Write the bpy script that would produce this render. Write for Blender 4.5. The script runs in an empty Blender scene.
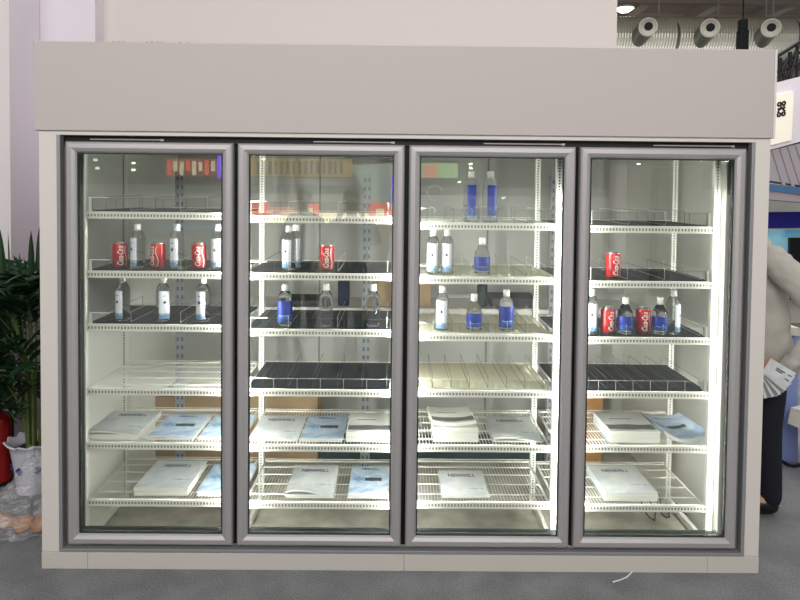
import bpy, bmesh, math, random
from math import sin, cos, pi, tan, radians
from mathutils import Vector, Matrix, noise
random.seed(7)
sc = bpy.context.scene
COL = sc.collection

# ------------------------------------------------------------------ camera
CAM = Vector((-0.04567, -2.72908, 1.70694)); PITCH, YAW, ROLL = 0.03158, 0.00626, 0.01057
FPX, PPY = 620.0, 209.41
_f = Vector((sin(YAW)*cos(PITCH), cos(YAW)*cos(PITCH), -sin(PITCH)))
_r = Vector((cos(YAW), -sin(YAW), 0)); _u = _r.cross(_f)
RT = _r*cos(ROLL) + _u*sin(ROLL); UP = -_r*sin(ROLL) + _u*cos(ROLL)
cd = bpy.data.cameras.new('camera'); cam = bpy.data.objects.new('camera', cd); COL.objects.link(cam)
m3 = Matrix((RT, UP, -_f)).transposed()
cam.matrix_world = Matrix.Translation(CAM) @ m3.to_4x4()
cd.sensor_width = 36; cd.lens = 36*FPX/800; cd.shift_y = -(300-PPY)/800; cd.clip_end = 200
sc.camera = cam

def ray(px, py): return _f*FPX + RT*(px-400) - UP*(py-PPY)
def at(px, py, Y):
    d = ray(px, py); return CAM + d*((Y-CAM.y)/d.y)
def gp(px, py, z=0.0):
    d = ray(px, py); return CAM + d*((z-CAM.z)/d.z)
def opp(px, py, L):          # a place in the hall behind the photographer, seen mirrored in the doors
    p = at(px, py, L); return Vector((p.x, -L, p.z))

# ------------------------------------------------------------------ materials
def lin(c):
    return tuple(((v/255)/12.92 if v/255 <= .04045 else ((v/255+.055)/1.055)**2.4) for v in c)
MATS = {}
def mat(name, rgb, rough=.5, metal=0., var=.04, scale=30., bump=0., emit=0., spec=.5, alpha=1., trans=0., ior=1.45, coat=0.):
    if name in MATS: return MATS[name]
    m = bpy.data.materials.new(name); m.use_nodes = True; nt = m.node_tree; N = nt.nodes; L = nt.links
    b = N['Principled BSDF']; c = lin(rgb)
    b.inputs['Roughness'].default_value = rough; b.inputs['Metallic'].default_value = metal
    b.inputs['Specular IOR Level'].default_value = spec; b.inputs['IOR'].default_value = ior
    b.inputs['Coat Weight'].default_value = coat
    if trans: b.inputs['Transmission Weight'].default_value = trans
    if alpha < 1: b.inputs['Alpha'].default_value = alpha
    tc = N.new('ShaderNodeTexCoord'); no = N.new('ShaderNodeTexNoise'); no.inputs['Scale'].default_value = scale
    no.inputs['Detail'].default_value = 3
    L.new(tc.outputs['Object'], no.inputs['Vector'])
    mr = N.new('ShaderNodeMapRange'); mr.inputs[3].default_value = 1-var; mr.inputs[4].default_value = 1+var
    L.new(no.outputs['Fac'], mr.inputs[0])
    mx = N.new('ShaderNodeVectorMath'); mx.operation = 'SCALE'; mx.inputs[0].default_value = c
    L.new(mr.outputs[0], mx.inputs['Scale']); L.new(mx.outputs[0], b.inputs['Base Color'])
    if emit:
        b.inputs['Emission Color'].default_value = (*c, 1); b.inputs['Emission Strength'].default_value = emit
    if bump:
        bp = N.new('ShaderNodeBump'); bp.inputs['Strength'].default_value = bump; bp.inputs['Distance'].default_value = .01
        L.new(no.outputs['Fac'], bp.inputs['Height']); L.new(bp.outputs[0], b.inputs['Normal'])
    m['n'] = name; MATS[name] = m
    return m
def nodes(m): return m.node_tree.nodes, m.node_tree.links

def glassmat(name, tint, ior=1.9, glossy=(1,1,1)):
    m = bpy.data.materials.new(name); m.use_nodes = True; N, L = nodes(m); N.clear()
    o = N.new('ShaderNodeOutputMaterial'); t = N.new('ShaderNodeBsdfTransparent'); g = N.new('ShaderNodeBsdfGlossy')
    t.inputs[0].default_value = (*tint, 1); g.inputs['Roughness'].default_value = 0.0; g.inputs[0].default_value = (*glossy, 1)
    F0 = ((ior-1)/(ior+1))**2
    lw = N.new('ShaderNodeLayerWeight'); lw.inputs[0].default_value = .5; pw = N.new('ShaderNodeMath'); pw.operation = 'POWER'; pw.inputs[1].default_value = 5
    L.new(lw.outputs['Facing'], pw.inputs[0]); fr = N.new('ShaderNodeMath'); fr.operation = 'MULTIPLY_ADD'; fr.inputs[1].default_value = 1-F0; fr.inputs[2].default_value = F0
    L.new(pw.outputs[0], fr.inputs[0]); mx = N.new('ShaderNodeMixShader')
    L.new(fr.outputs[0], mx.inputs[0]); L.new(t.outputs[0], mx.inputs[1]); L.new(g.outputs[0], mx.inputs[2]); L.new(mx.outputs[0], o.inputs[0])
    MATS[name] = m; return m

M = dict(
    header=mat('header_paint', (192,184,181), .62, var=.006, scale=2),
    body=mat('body_paint', (220,214,208), .45, var=.01, scale=3),
    base=mat('body_paint_dimmed', (204,199,191), .5, var=.01, scale=3),  # body paint darkened, the weaker light near the floor put into its colour
    edge=mat('edge_strip', (222,218,214), .45, var=.01),
    alu=mat('aluminium', (190,187,188), .34, .45, var=.02, scale=8),
    alu2=mat('aluminium_dark', (160,159,162), .4, .4, var=.02, scale=8),
    black=mat('black_rubber', (14,14,16), .5, var=.1),
    gasket=mat('glass_edge', (44,54,50), .25, var=.05, spec=.6),
    inner=mat('liner', (222,222,214), .4, var=.015, scale=4),
    white=mat('white_wire', (232,231,222), .4, var=.01),
    greywire=mat('steel_wire', (120,120,118), .3, .7, var=.02),
    galv=mat('galvanised', (166,170,174), .45, .35, var=.08, scale=60),
    darkmat=mat('dark_roller_mat', (24,30,40), .42, var=.1, scale=14),
    cream=mat('cream_mat', (226,221,196), .5, var=.02),
    red=mat('can_red', (190,26,30), .3, .25, var=.03, coat=.3),
    silver=mat('can_silver', (205,205,205), .25, .9, var=.02),
    ink_w=mat('white_print', (240,236,226), .45),
    cap=mat('white_cap', (244,244,240), .4, var=.01),
    label_w=mat('label_white', (232,236,244), .45, var=.01),
    label_lb=mat('label_pale_blue', (132,168,210), .45),
    blue=mat('label_blue', (16,46,146), .4, var=.08, scale=60),
    blue2=mat('label_mid_blue', (40,98,184), .4, var=.1, scale=80),
    ink=mat('dark_ink', (26,30,44), .5),
    paper=mat('paper_edges', (238,236,226), .7, var=.03, scale=90),
    tape=mat('brown_tape', (178,140,92), .3),
    carton=mat('carton', (172,146,112), .8, var=.05, scale=12),
    carton2=mat('carton_orange', (176,128,72), .8, var=.05, scale=12),
    teal=mat('dark_teal', (50,66,70), .5, var=.06, scale=6),
    navy=mat('navy', (24,32,60), .5), darkgreen=mat('dark_green', (28,44,40), .5), charcoal=mat('charcoal', (46,46,50), .6),
    wallw=mat('wall_pinkish', (226,216,213), .8, var=.008, scale=1.2),
    walll=mat('wall_lavender', (234,226,235), .8, var=.012, scale=1.2),
    wallwhite=mat('wall_white', (232,226,228), .8, var=.012, scale=1.2),
    leaf=mat('leaf', (24,58,28), .45, var=.35, scale=18, spec=.5),
    stem=mat('cane', (96,112,58), .6, var=.2, scale=25),
    pot=mat('pot_white', (214,214,226), .35, var=.03), potblue=mat('pot_blue', (50,60,120), .4),
    soil=mat('soil', (60,40,32), .95, var=.3, scale=60),
    exred=mat('extinguisher_red', (150,18,14), .3, var=.05, coat=.4),
    sleeve=mat('jacket_cloth', (184,180,172), .85, var=.08, scale=16, bump=.35),
    trouser=mat('trouser_cloth', (18,20,32), .85, var=.15, scale=20),
    skin=mat('skin', (196,152,126), .55, var=.03), hair=mat('hair', (20,17,16), .6, var=.2, scale=60),
    shoe=mat('shoe_black', (16,16,18), .35), darkcoat=mat('dark_coat', (34,34,40), .85, var=.1),
    duct=mat('duct_foil', (226,224,212), .34, .5, var=.1, scale=3), ductdark=mat('duct_dark', (120,122,112), .4, .5, var=.1, scale=4),
    ceil=mat('roof_deck', (150,138,128), .85, var=.12, scale=1.0), beam=mat('roof_beam', (176,164,152), .8, var=.08),
    nozzle=mat('nozzle_white', (226,224,212), .5), blackm=mat('black_metal', (14,15,18), .5, .2, var=.2),
    royal=mat('royal_blue', (28,24,132), .5, var=.03), bluerail=mat('rail_blue', (78,112,152), .45),
    greyrib=mat('grey_canopy', (172,168,172), .7, var=.03), creamwall=mat('cream_wall', (212,208,192), .8),
    periw=mat('periwinkle', (130,146,200), .7, var=.03), pinkgrey=mat('pink_grey', (172,160,166), .7),
)
def emitmat(name, rgb, s):
    return mat(name, rgb, .6, emit=s, var=.0)
GLASS = glassmat('door_glass', (.955,.97,.955), 1.62)
ACR = glassmat('clear_acrylic', (.93,.95,.94), 1.3)
# brushed cloudy film of the carrier bag
def bagmat():
    m = bpy.data.materials.new('clear_film'); m.use_nodes = True; N, L = nodes(m); b = N['Principled BSDF']
    b.inputs['Base Color'].default_value = (.72,.72,.76,1); b.inputs['Roughness'].default_value = .15; b.inputs['Specular IOR Level'].default_value = .8
    tc = N.new('ShaderNodeTexCoord'); mp = N.new('ShaderNodeMapping'); mp.inputs['Scale'].default_value = (5,5,16); mp.inputs['Rotation'].default_value = (.3,.8,.2)
    L.new(tc.outputs['Object'], mp.inputs[0])
    n = N.new('ShaderNodeTexNoise'); n.inputs['Scale'].default_value = 1.4; n.inputs['Detail'].default_value = 5; n.inputs['Distortion'].default_value = 2.2
    L.new(mp.outputs[0], n.inputs['Vector'])
    r = N.new('ShaderNodeMapRange'); r.inputs[1].default_value = .46; r.inputs[2].default_value = .72; r.inputs[3].default_value = .12; r.inputs[4].default_value = .55
    L.new(n.outputs['Fac'], r.inputs[0]); L.new(r.outputs[0], b.inputs['Alpha'])
    bp = N.new('ShaderNodeBump'); bp.inputs['Strength'].default_value = .5; bp.inputs['Distance'].default_value = .02
    L.new(n.outputs['Fac'], bp.inputs['Height']); L.new(bp.outputs[0], b.inputs['Normal'])
    return m
BAG = bagmat()
WATER = mat('water_bottle_plastic', (244,248,250), .03, trans=1., ior=1.17, var=0)
# slotted upright: holes punched in a row
def slotmat(name, rgb, pitch, halfw, frac, hole=(30,32,32), rough=.4, metal=0., two=0.):
    m = bpy.data.materials.new(name); m.use_nodes = True; N, L = nodes(m); b = N['Principled BSDF']
    b.inputs['Roughness'].default_value = rough; b.inputs['Metallic'].default_value = metal
    tc = N.new('ShaderNodeTexCoord'); s = N.new('ShaderNodeSeparateXYZ'); L.new(tc.outputs['Object'], s.inputs[0])
    def mt(op, a, bv=None):
        n = N.new('ShaderNodeMath'); n.operation = op
        if hasattr(a, 'links'): L.new(a, n.inputs[0])
        else: n.inputs[0].default_value = a
        if bv is not None:
            if hasattr(bv, 'links'): L.new(bv, n.inputs[1])
            else: n.inputs[1].default_value = bv
        return n.outputs[0]
    zf = mt('FRACT', mt('DIVIDE', s.outputs[2], pitch)); a = mt('LESS_THAN', zf, frac)
    ax = mt('ABSOLUTE', s.outputs[0])
    if two: ax = mt('ABSOLUTE', mt('SUBTRACT', ax, two))
    w = mt('LESS_THAN', ax, halfw); k = mt('MULTIPLY', a, w)
    mx = N.new('ShaderNodeMix'); mx.data_type = 'RGBA'; L.new(k, mx.inputs[0])
    mx.inputs[6].default_value = (*lin(rgb), 1); mx.inputs[7].default_value = (*lin(hole), 1)
    L.new(mx.outputs[2], b.inputs['Base Color']); MATS[name] = m; return m
SLOT = slotmat('slotted_white', (232,232,224), .0138, .0042, .5)
ANGLE = slotmat('slotted_galvanised', (164,168,172), .05, .006, .45, (110,114,118), .45, .2, two=.013)
# carpet
def carpetmat():
    m = bpy.data.materials.new('grey_carpet'); m.use_nodes = True; N, L = nodes(m); b = N['Principled BSDF']; b.inputs['Roughness'].default_value = .95
    b.inputs['Specular IOR Level'].default_value = .1
    tc = N.new('ShaderNodeTexCoord'); a = N.new('ShaderNodeTexNoise'); a.inputs['Scale'].default_value = 5; a.inputs['Detail'].default_value = 6
    f = N.new('ShaderNodeTexNoise'); f.inputs['Scale'].default_value = 160; f.inputs['Detail'].default_value = 3
    L.new(tc.outputs['Object'], a.inputs['Vector']); L.new(tc.outputs['Object'], f.inputs['Vector'])
    ad = N.new('ShaderNodeMath'); ad.operation = 'MULTIPLY_ADD'; ad.inputs[1].default_value = .6; L.new(a.outputs['Fac'], ad.inputs[0])
    L.new(f.outputs['Fac'], ad.inputs[2])
    cr = N.new('ShaderNodeValToRGB'); cr.color_ramp.elements[0].position = .45; cr.color_ramp.elements[1].position = 1.15
    cr.color_ramp.elements[0].color = (*lin((86,87,89)), 1); cr.color_ramp.elements[1].color = (*lin((142,143,145)), 1)
    L.new(ad.outputs[0], cr.inputs[0]); L.new(cr.outputs[0], b.inputs['Base Color'])
    bp = N.new('ShaderNodeBump'); bp.inputs['Strength'].default_value = .5; bp.inputs['Distance'].default_value = .004
    L.new(f.outputs['Fac'], bp.inputs['Height']); L.new(bp.outputs[0], b.inputs['Normal']); return m
# checker plate floor
def platemat():
    m = bpy.data.materials.new('checker_plate'); m.use_nodes = True; N, L = nodes(m); b = N['Principled BSDF']
    b.inputs['Roughness'].default_value = .42; b.inputs['Metallic'].default_value = .12
    tc = N.new('ShaderNodeTexCoord'); mp = N.new('ShaderNodeMapping'); mp.inputs['Rotation'].default_value = (0,0,pi/4); mp.inputs['Scale'].default_value = (22,22,22)
    L.new(tc.outputs['Object'], mp.inputs[0]); br = N.new('ShaderNodeTexBrick'); br.inputs['Scale'].default_value = 1
    br.inputs['Color1'].default_value = (1,1,1,1); br.inputs['Color2'].default_value = (.2,.2,.2,1); br.inputs['Mortar'].default_value = (0,0,0,1)
    br.inputs['Mortar Size'].default_value = .12; L.new(mp.outputs[0], br.inputs[0])
    n = N.new('ShaderNodeTexNoise'); n.inputs['Scale'].default_value = 7; n.inputs['Detail'].default_value = 6; L.new(tc.outputs['Object'], n.inputs['Vector'])
    cr = N.new('ShaderNodeValToRGB'); cr.color_ramp.elements[0].position = .3; cr.color_ramp.elements[1].position = .7
    cr.color_ramp.elements[0].color = (*lin((150,147,134)), 1); cr.color_ramp.elements[1].color = (*lin((206,203,190)), 1)
    L.new(n.outputs['Fac'], cr.inputs[0]); L.new(cr.outputs[0], b.inputs['Base Color'])
    bp = N.new('ShaderNodeBump'); bp.inputs['Strength'].default_value = .6; bp.inputs['Distance'].default_value = .004
    L.new(br.outputs['Color'], bp.inputs['Height']); L.new(bp.outputs[0], b.inputs['Normal']); return m
# insulated wall panels with joints
def panelmat(name, rgb, pitch, jointrgb):
    m = bpy.data.materials.new(name); m.use_nodes = True; N, L = nodes(m); b = N['Principled BSDF']; b.inputs['Roughness'].default_value = .38
    tc = N.new('ShaderNodeTexCoord'); s = N.new('ShaderNodeSeparateXYZ'); L.new(tc.outputs['Object'], s.inputs[0])
    def mt(op, a, bv):
        n = N.new('ShaderNodeMath'); n.operation = op; L.new(a, n.inputs[0]); n.inputs[1].default_value = bv; return n.outputs[0]
    fr = mt('FRACT', None or s.outputs[0], 0) if False else None
    d = mt('DIVIDE', s.outputs[0], pitch); f = N.new('ShaderNodeMath'); f.operation = 'FRACT'; L.new(d, f.inputs[0])
    k = mt('LESS_THAN', f.outputs[0], .012/pitch)
    mx = N.new('ShaderNodeMix'); mx.data_type = 'RGBA'; L.new(k, mx.inputs[0]); mx.inputs[6].default_value = (*lin(rgb), 1); mx.inputs[7].default_value = (*lin(jointrgb), 1)
    L.new(mx.outputs[2], b.inputs['Base Color']); return m
CARPET, PLATE, BACKP = carpetmat(), platemat(), panelmat('insulated_panel', (176,176,170), .55, (116,118,114))

# paper cover printed with a soft blue wash
def covermat(name, base, wash, amt, sc_=7):
    m = bpy.data.materials.new(name); m.use_nodes = True; N, L = nodes(m); b = N['Principled BSDF']; b.inputs['Roughness'].default_value = .28
    tc = N.new('ShaderNodeTexCoord'); n = N.new('ShaderNodeTexNoise'); n.inputs['Scale'].default_value = sc_; n.inputs['Detail'].default_value = 4; n.inputs['Distortion'].default_value = 1.2
    L.new(tc.outputs['Object'], n.inputs['Vector'])
    cr = N.new('ShaderNodeValToRGB'); cr.color_ramp.elements[0].position = .5-amt; cr.color_ramp.elements[1].position = .72
    cr.color_ramp.elements[0].color = (*lin(base), 1); cr.color_ramp.elements[1].color = (*lin(wash), 1)
    L.new(n.outputs['Fac'], cr.inputs[0]); L.new(cr.outputs[0], b.inputs['Base Color']); return m
COVER_T = covermat('cover_title', (226,228,228), (190,200,206), .1)
COVER_P = covermat('cover_blue', (206,222,236), (130,164,204), .1, 9)
COVER_G = covermat('cover_white', (228,228,222), (206,208,206), .1)

# ------------------------------------------------------------------ mesh builder
class MB:
    def __init__(s): s.v = []; s.f = []; s.m = []
    def add(s, vs, fs, mi=0):
        o = len(s.v); s.v += [tuple(v) for v in vs]; s.f += [tuple(i+o for i in f) for f in fs]; s.m += [mi]*len(fs); return s
    def box(s, x0, x1, y0, y1, z0, z1, mi=0):
        return s.add([(x0,y0,z0),(x1,y0,z0),(x1,y1,z0),(x0,y1,z0),(x0,y0,z1),(x1,y0,z1),(x1,y1,z1),(x0,y1,z1)],
                     [(0,3,2,1),(4,5,6,7),(0,1,5,4),(1,2,6,5),(2,3,7,6),(3,0,4,7)], mi)
    def tube(s, pts, r, n=8, mi=0, r2=None, cap=True):
        pts = [Vector(p) for p in pts]; rings = []
        for i, p in enumerate(pts):
            d = (pts[min(i+1, len(pts)-1)] - pts[max(i-1, 0)]).normalized()
            a = d.cross(Vector((0,0,1)) if abs(d.z) < .9 else Vector((1,0,0))).normalized(); b = d.cross(a)
            rr = r if r2 is None else r + (r2-r)*i/(len(pts)-1)
            rings.append([p + a*rr*cos(2*pi*k/n+pi/n) + b*rr*sin(2*pi*k/n+pi/n) for k in range(n)])
        vs = [v for g in rings for v in g]; fs = []
        for i in range(len(pts)-1):
            for k in range(n):
                fs.append((i*n+k, i*n+(k+1) % n, (i+1)*n+(k+1) % n, (i+1)*n+k))
        if cap: fs += [tuple(range(n))[::-1], tuple((len(pts)-1)*n+k for k in range(n))]
        return s.add(vs, fs, mi)
    def lathe(s, prof, n=24, mi=0, o=(0,0,0), cap=True):
        vs = []; fs = []
        for r, z in prof: vs += [(o[0]+r*cos(2*pi*k/n), o[1]+r*sin(2*pi*k/n), o[2]+z) for k in range(n)]
        for i in range(len(prof)-1):
            for k in range(n): fs.append((i*n+k, i*n+(k+1) % n, (i+1)*n+(k+1) % n, (i+1)*n+k))
        if cap: fs += [tuple(range(n))[::-1], tuple((len(prof)-1)*n+k for k in range(n))]
        return s.add(vs, fs, mi)
    def prism(s, poly, y0, y1, mi=0):     # polygon of (x,z) extruded along y
        n = len(poly); vs = [(x, y0, z) for x, z in poly] + [(x, y1, z) for x, z in poly]
        return s.add(vs, [tuple(range(n)), tuple(range(2*n-1, n-1, -1))] + [(i, n+i, n+(i+1) % n, (i+1) % n) for i in range(n)], mi)
    def build(s, name, mats, parent=None, loc=(0,0,0), rot=(0,0,0), smooth=False, bevel=0.):
        me = bpy.data.meshes.new(name); me.from_pydata(s.v, [], s.f); me.update()
        bm = bmesh.new(); bm.from_mesh(me); bmesh.ops.recalc_face_normals(bm, faces=bm.faces); bm.to_mesh(me); bm.free()
        if not isinstance(mats, (list, tuple)): mats = [mats]
        for m_ in mats: me.materials.append(m_)
        for p, i in zip(me.polygons, s.m): p.material_index = i
        if smooth:
            for p in me.polygons: p.use_smooth = True
            try: me.set_sharp_from_angle(angle=radians(40))
            except Exception: pass
        o = bpy.data.objects.new(name, me); COL.objects.link(o); o.location = loc; o.rotation_euler = rot
        if parent: o.parent = parent
        if bevel:
            b = o.modifiers.new('bevel', 'BEVEL'); b.width = bevel; b.segments = 2; b.limit_method = 'ANGLE'
        return o
def tag(o, label=None, cat=None, group=None, kind=None):
    if label: o['label'] = label
    if cat: o['category'] = cat
    if group: o['group'] = group
    if kind: o['kind'] = kind
    return o
def thing(name, label, cat, loc=(0,0,0), rz=0, group=None):
    o = bpy.data.objects.new(name, None); COL.objects.link(o); o.location = loc; o.rotation_euler = (0,0,rz); o.empty_display_size = .05
    return tag(o, label, cat, group)
def dup(o, parent=None):
    c = o.copy(); COL.objects.link(c)
    if parent: c.parent = parent
    for ch in list(o.children): dup(ch, c)
    return c
def text_geo(s, size, shear=0., extrude=.0004, res=3, spacing=1.):
    cu = bpy.data.curves.new('t', 'FONT'); cu.body = s; cu.size = size; cu.shear = shear; cu.extrude = extrude; cu.resolution_u = res
    cu.align_x = 'CENTER'; cu.align_y = 'CENTER'; cu.offset = size*.02; cu.space_character = spacing
    o = bpy.data.objects.new('t', cu); COL.objects.link(o)
    bpy.context.view_layer.update()
    me = bpy.data.meshes.new_from_object(o.evaluated_get(bpy.context.evaluated_depsgraph_get()))
    vs = [tuple(v.co) for v in me.vertices]; fs = [tuple(p.vertices) for p in me.polygons]
    bpy.data.objects.remove(o); bpy.data.curves.remove(cu); bpy.data.meshes.remove(me)
    return vs, fs

# ------------------------------------------------------------------ setting: floor, hall roof, walls
tag(MB().box(-14, 16, -16, 40, -.1, 0).build('floor', CARPET), kind='structure')
mb = MB().box(-8, 34, 9, 60, 7.6, 7.75)
for k in range(12): mb.box(-8, 34, 10+k*2.6, 10.25+k*2.6, 7.15, 7.6, 1)
for k in range(14): mb.box(-6+k*2.2, -5.7+k*2.2, 9, 60, 7.3, 7.6, 1)
tag(mb.build('ceiling', [M['ceil'], M['beam']]), kind='structure')
a0, a1 = at(97, 20, 1.42), at(617, 20, 1.42)
tag(MB().box(a0.x, a1.x, 1.42, 1.52, 0, 3.4).build('wall_back', M['wallw']), kind='structure')
a0, a1 = at(-60, 20, 1.30), at(95, 20, 1.30)
tag(MB().box(a0.x, a1.x, 1.30, 1.41, 0, 3.4).build('wall_left', M['walll'], bevel=.004), kind='structure')
tag(MB().box(a1.x+.0005, at(102, 20, 1.40).x, 1.385, 1.4195, 0, 3.4).build('trim_1', M['walll']), kind='structure')
a2 = at(-120, 20, .98); a3 = at(11.5, 300, .98)
tag(MB().box(a2.x, a3.x, .98, 1.00, 0, 3.4).box(a2.x, a3.x, 1.0005, 1.295, 0, 3.4, 1).build('wall_side', [M['wallwhite'], M['walll']]), kind='structure')

# tops of lettering that show over the fridge's header
ws = thing('wall_lettering', 'dark lettering on the pink white wall, only its tops showing over the fridge header', 'lettering', at(150, 60, 1.41))
for (x0, x1, y, g) in ((112,120,41.5,3),(122,129,41.7,2),(146,153,41.8,3),(157,163,42,3),(179,182,42.3,1),(187,192,42.5,2),(340,347,45.5,2),(351,354,45.7,1),(357,360,45.3,1),(473,476,47,1),(488,491,46.8,1),(519,522,46.7,1),(548,551,47.2,1)):
    p0, p1 = at(x0, y, 1.408), at(x1, y, 1.408); w = (p1.x-p0.x)/g; q = MB()
    for k in range(g): q.box(p0.x+k*w, p0.x+k*w+w*.72, 1.409, 1.42, p0.z-.12, p0.z-.004*(k % 2))
    o = q.build('letter', M['charcoal']); o.parent = ws; o.matrix_parent_inverse = Matrix.Translation(-ws.location)

# ------------------------------------------------------------------ the glass door cold room
XL, XR, ZT = -1.612, 1.601, 1.95
OL, OR_, OB, OT = -1.534, 1.534, .073, 1.932      # outer edges of the door set
DEP = 1.40
fr = thing('display_fridge', 'wide pale grey walk-in display fridge with four glass doors and a blank header', 'fridge', (0, 0, 0))
def P(mb, name, m, parent=fr, **k): return mb.build(name, m, parent, **k)
P(MB().box(-1.627, 1.604, -.010, .30, 1.950, 2.336), 'header_panel', M['header'], bevel=.003)
P(MB().box(1.6045, 1.615, -.010, .30, 1.950, 2.336), 'header_end_strip', M['edge'], bevel=.002)
P(MB().box(XL, OL, 0, .06, .0765, ZT), 'side_panel', M['body'], bevel=.002)
P(MB().box(OR_, XR, 0, .06, .0765, ZT), 'side_panel', M['body'], bevel=.002)
P(MB().box(OL+.0005, OR_-.0005, 0, .06, OT, ZT), 'top_rail', M['body'], bevel=.001)
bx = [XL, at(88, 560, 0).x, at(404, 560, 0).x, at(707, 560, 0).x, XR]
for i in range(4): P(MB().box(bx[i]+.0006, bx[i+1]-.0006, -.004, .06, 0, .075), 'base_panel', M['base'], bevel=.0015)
P(MB().box(XL, XL+.10, .06, DEP, 0, ZT), 'outer_wall', M['body'])
P(MB().box(XR-.10, XR, .06, DEP, 0, ZT), 'outer_wall', M['body'])
P(MB().box(XL+.1, XR-.1, DEP-.07, DEP, 0, ZT), 'rear_wall', BACKP)
P(MB().box(XL+.1, XR-.1, .06, DEP-.07, 1.93, ZT+.06), 'roof_panel', M['inner'])
P(MB().box(XL+.1, XR-.1, .06, DEP-.07, .0, .045), 'floor_plate', PLATE)
P(MB().box(XL+.10, XL+.135, .1, DEP-.07, .045, 1.93), 'inner_wall', M['inner'])
P(MB().box(XR-.135, XR-.10, .1, DEP-.07, .045, 1.93), 'inner_wall', M['inner'])
# outer aluminium frame around the doors
def loopframe(x0, x1, z0, z1, prof, mb=None, mi=0):
    """sweep a profile of (inset, y) round a rectangle with mitred corners"""
    mb = mb or MB(); n = len(prof); vs = []
    for (cx, cz, sx, sz) in ((x0,z0,1,1),(x1,z0,-1,1),(x1,z1,-1,-1),(x0,z1,1,-1)):
        vs += [(cx+sx*i, y, cz+sz*i) for i, y in prof]
    fs = []
    for c in range(4):
        d = (c+1) % 4
        for k in range(n): fs.append((c*n+k, d*n+k, d*n+(k+1) % n, c*n+(k+1) % n))
    return mb.add(vs, fs, mi)
P(MB().box(OL+.0005, OL+.016, -.004, .03, OB+.018, OT), 'frame_surround', M['alu2'], bevel=.002)
P(MB().box(OR_-.016, OR_-.0005, -.004, .03, OB+.018, OT), 'frame_surround', M['alu2'], bevel=.002)
P(MB().box(OL+.0005, OR_-.0005, -.004, .03, OB+.003, OB+.0175), 'frame_surround', M['alu2'], bevel=.002)
P(MB().box(OL+.017, OR_-.017, .03, .062, OT-.03, OT-.001), 'gap_lining', M['black'])
P(loopframe(OL+.02, OR_-.02, OB+.02, OT-.006, [(0,.046),(0,.072),(.055,.072),(.055,.046)]), 'jamb', M['black'])
PIT, GAP = .75508, .01929
DZ0, DZ1 = .10449, 1.90449
# inside reveal and mullions
P(loopframe(OL+.02, OR_-.02, OB+.02, OT-.006, [(.040,.048),(.040,.090),(.052,.090),(.052,.048)]), 'reveal', M['gasket'])
for k in (-1, 0, 1):
    P(MB().box(k*PIT-.020, k*PIT+.020, .050, .072, OB+.04, OT-.02), 'mullion', M['black'])
LED = emitmat('led_strip', (246,252,246), 3.2)
leds = []
for m_ in (-PIT, 0, PIT): leds += [(m_-.032, -1), (m_+.032, 1)]
leds += [(-1.492, 1), (1.452, -1)]
for x, sg_ in leds:
    xs = (x-.008, x+.008); y0 = .062
    P(MB().box(xs[0]-.003, xs[1]+.003, .053, y0, .12, 1.70), 'lamp_housing', M['edge'])
    P(MB().box(xs[0], xs[1], y0, y0+.005, .13, 1.69), 'light_strip', LED)
    L_ = bpy.data.lights.new('strip_light', 'AREA'); L_.shape = 'RECTANGLE'; L_.size = .016; L_.size_y = 1.56; L_.energy = 15 if x < 1.4 else 9; L_.color = (1, 1, .95)
    lo = bpy.data.objects.new('strip_light', L_); COL.objects.link(lo); lo.location = (x, y0+.007, .91); lo.rotation_euler = (radians(90), 0, -sg_*radians(40)); lo.parent = fr
# ceiling tube in the cold room roof
P(MB().box(-1.2, 1.2, .60, .66, 1.905, 1.93), 'ceiling_tube', emitmat('tube', (240,246,240), .6))
# doors
prof = [(0,.0),(0,-.028),(.004,-.036),(.010,-.040),(.028,-.041),(.042,-.034),(.048,-.026),(.048,0)]
for k in range(4):
    x0 = (k-2)*PIT+GAP/2; x1 = (k-1)*PIT-GAP/2
    d = P(loopframe(x0, x1, DZ0, DZ1, prof), 'door', M['alu'], smooth=False)
    d.location.y = .040
    # bright mitre seams and inner bead
    P(loopframe(x0, x1, DZ0, DZ1, [(.048,-.012),(.048,-.026),(.0535,-.026),(.0535,-.012)]), 'bead', M['gasket'], parent=d)
    P(loopframe(x0, x1, DZ0, DZ1, [(.003,0),(.003,.009),(.045,.009),(.045,0)]), 'door_seal', M['black'], parent=d)
    g = P(MB().box(x0+.048, x1-.048, -.020, -.016, DZ0+.048, DZ1-.048), 'glass_pane', GLASS, parent=d)
    # closer arm in the gap over the door, hinge bits below
    a = MB(); za = DZ1+.0115
    a.tube([(x0+(.10 if k == 0 else .33), -.012, za), (x1-.05 if k else x0+.42, -.012, za)], .0035, 8)
    a.box((x1-.06 if k else x0+.41), (x1-.045 if k else x0+.425), -.016, 0, za-.005, za+.004)
    P(a, 'closer_arm', M['alu'], parent=d)
    for hx in ((x0+.02, x0+.05, x0+.09) if k == 0 else (x1-.03, x1-.06, x1-.09, x0+.17)):
        P(MB().box(hx, hx+.012, -.020, -.006, DZ0-.008, DZ0-.002), 'bottom_hinge', M['alu'], parent=d)

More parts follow.
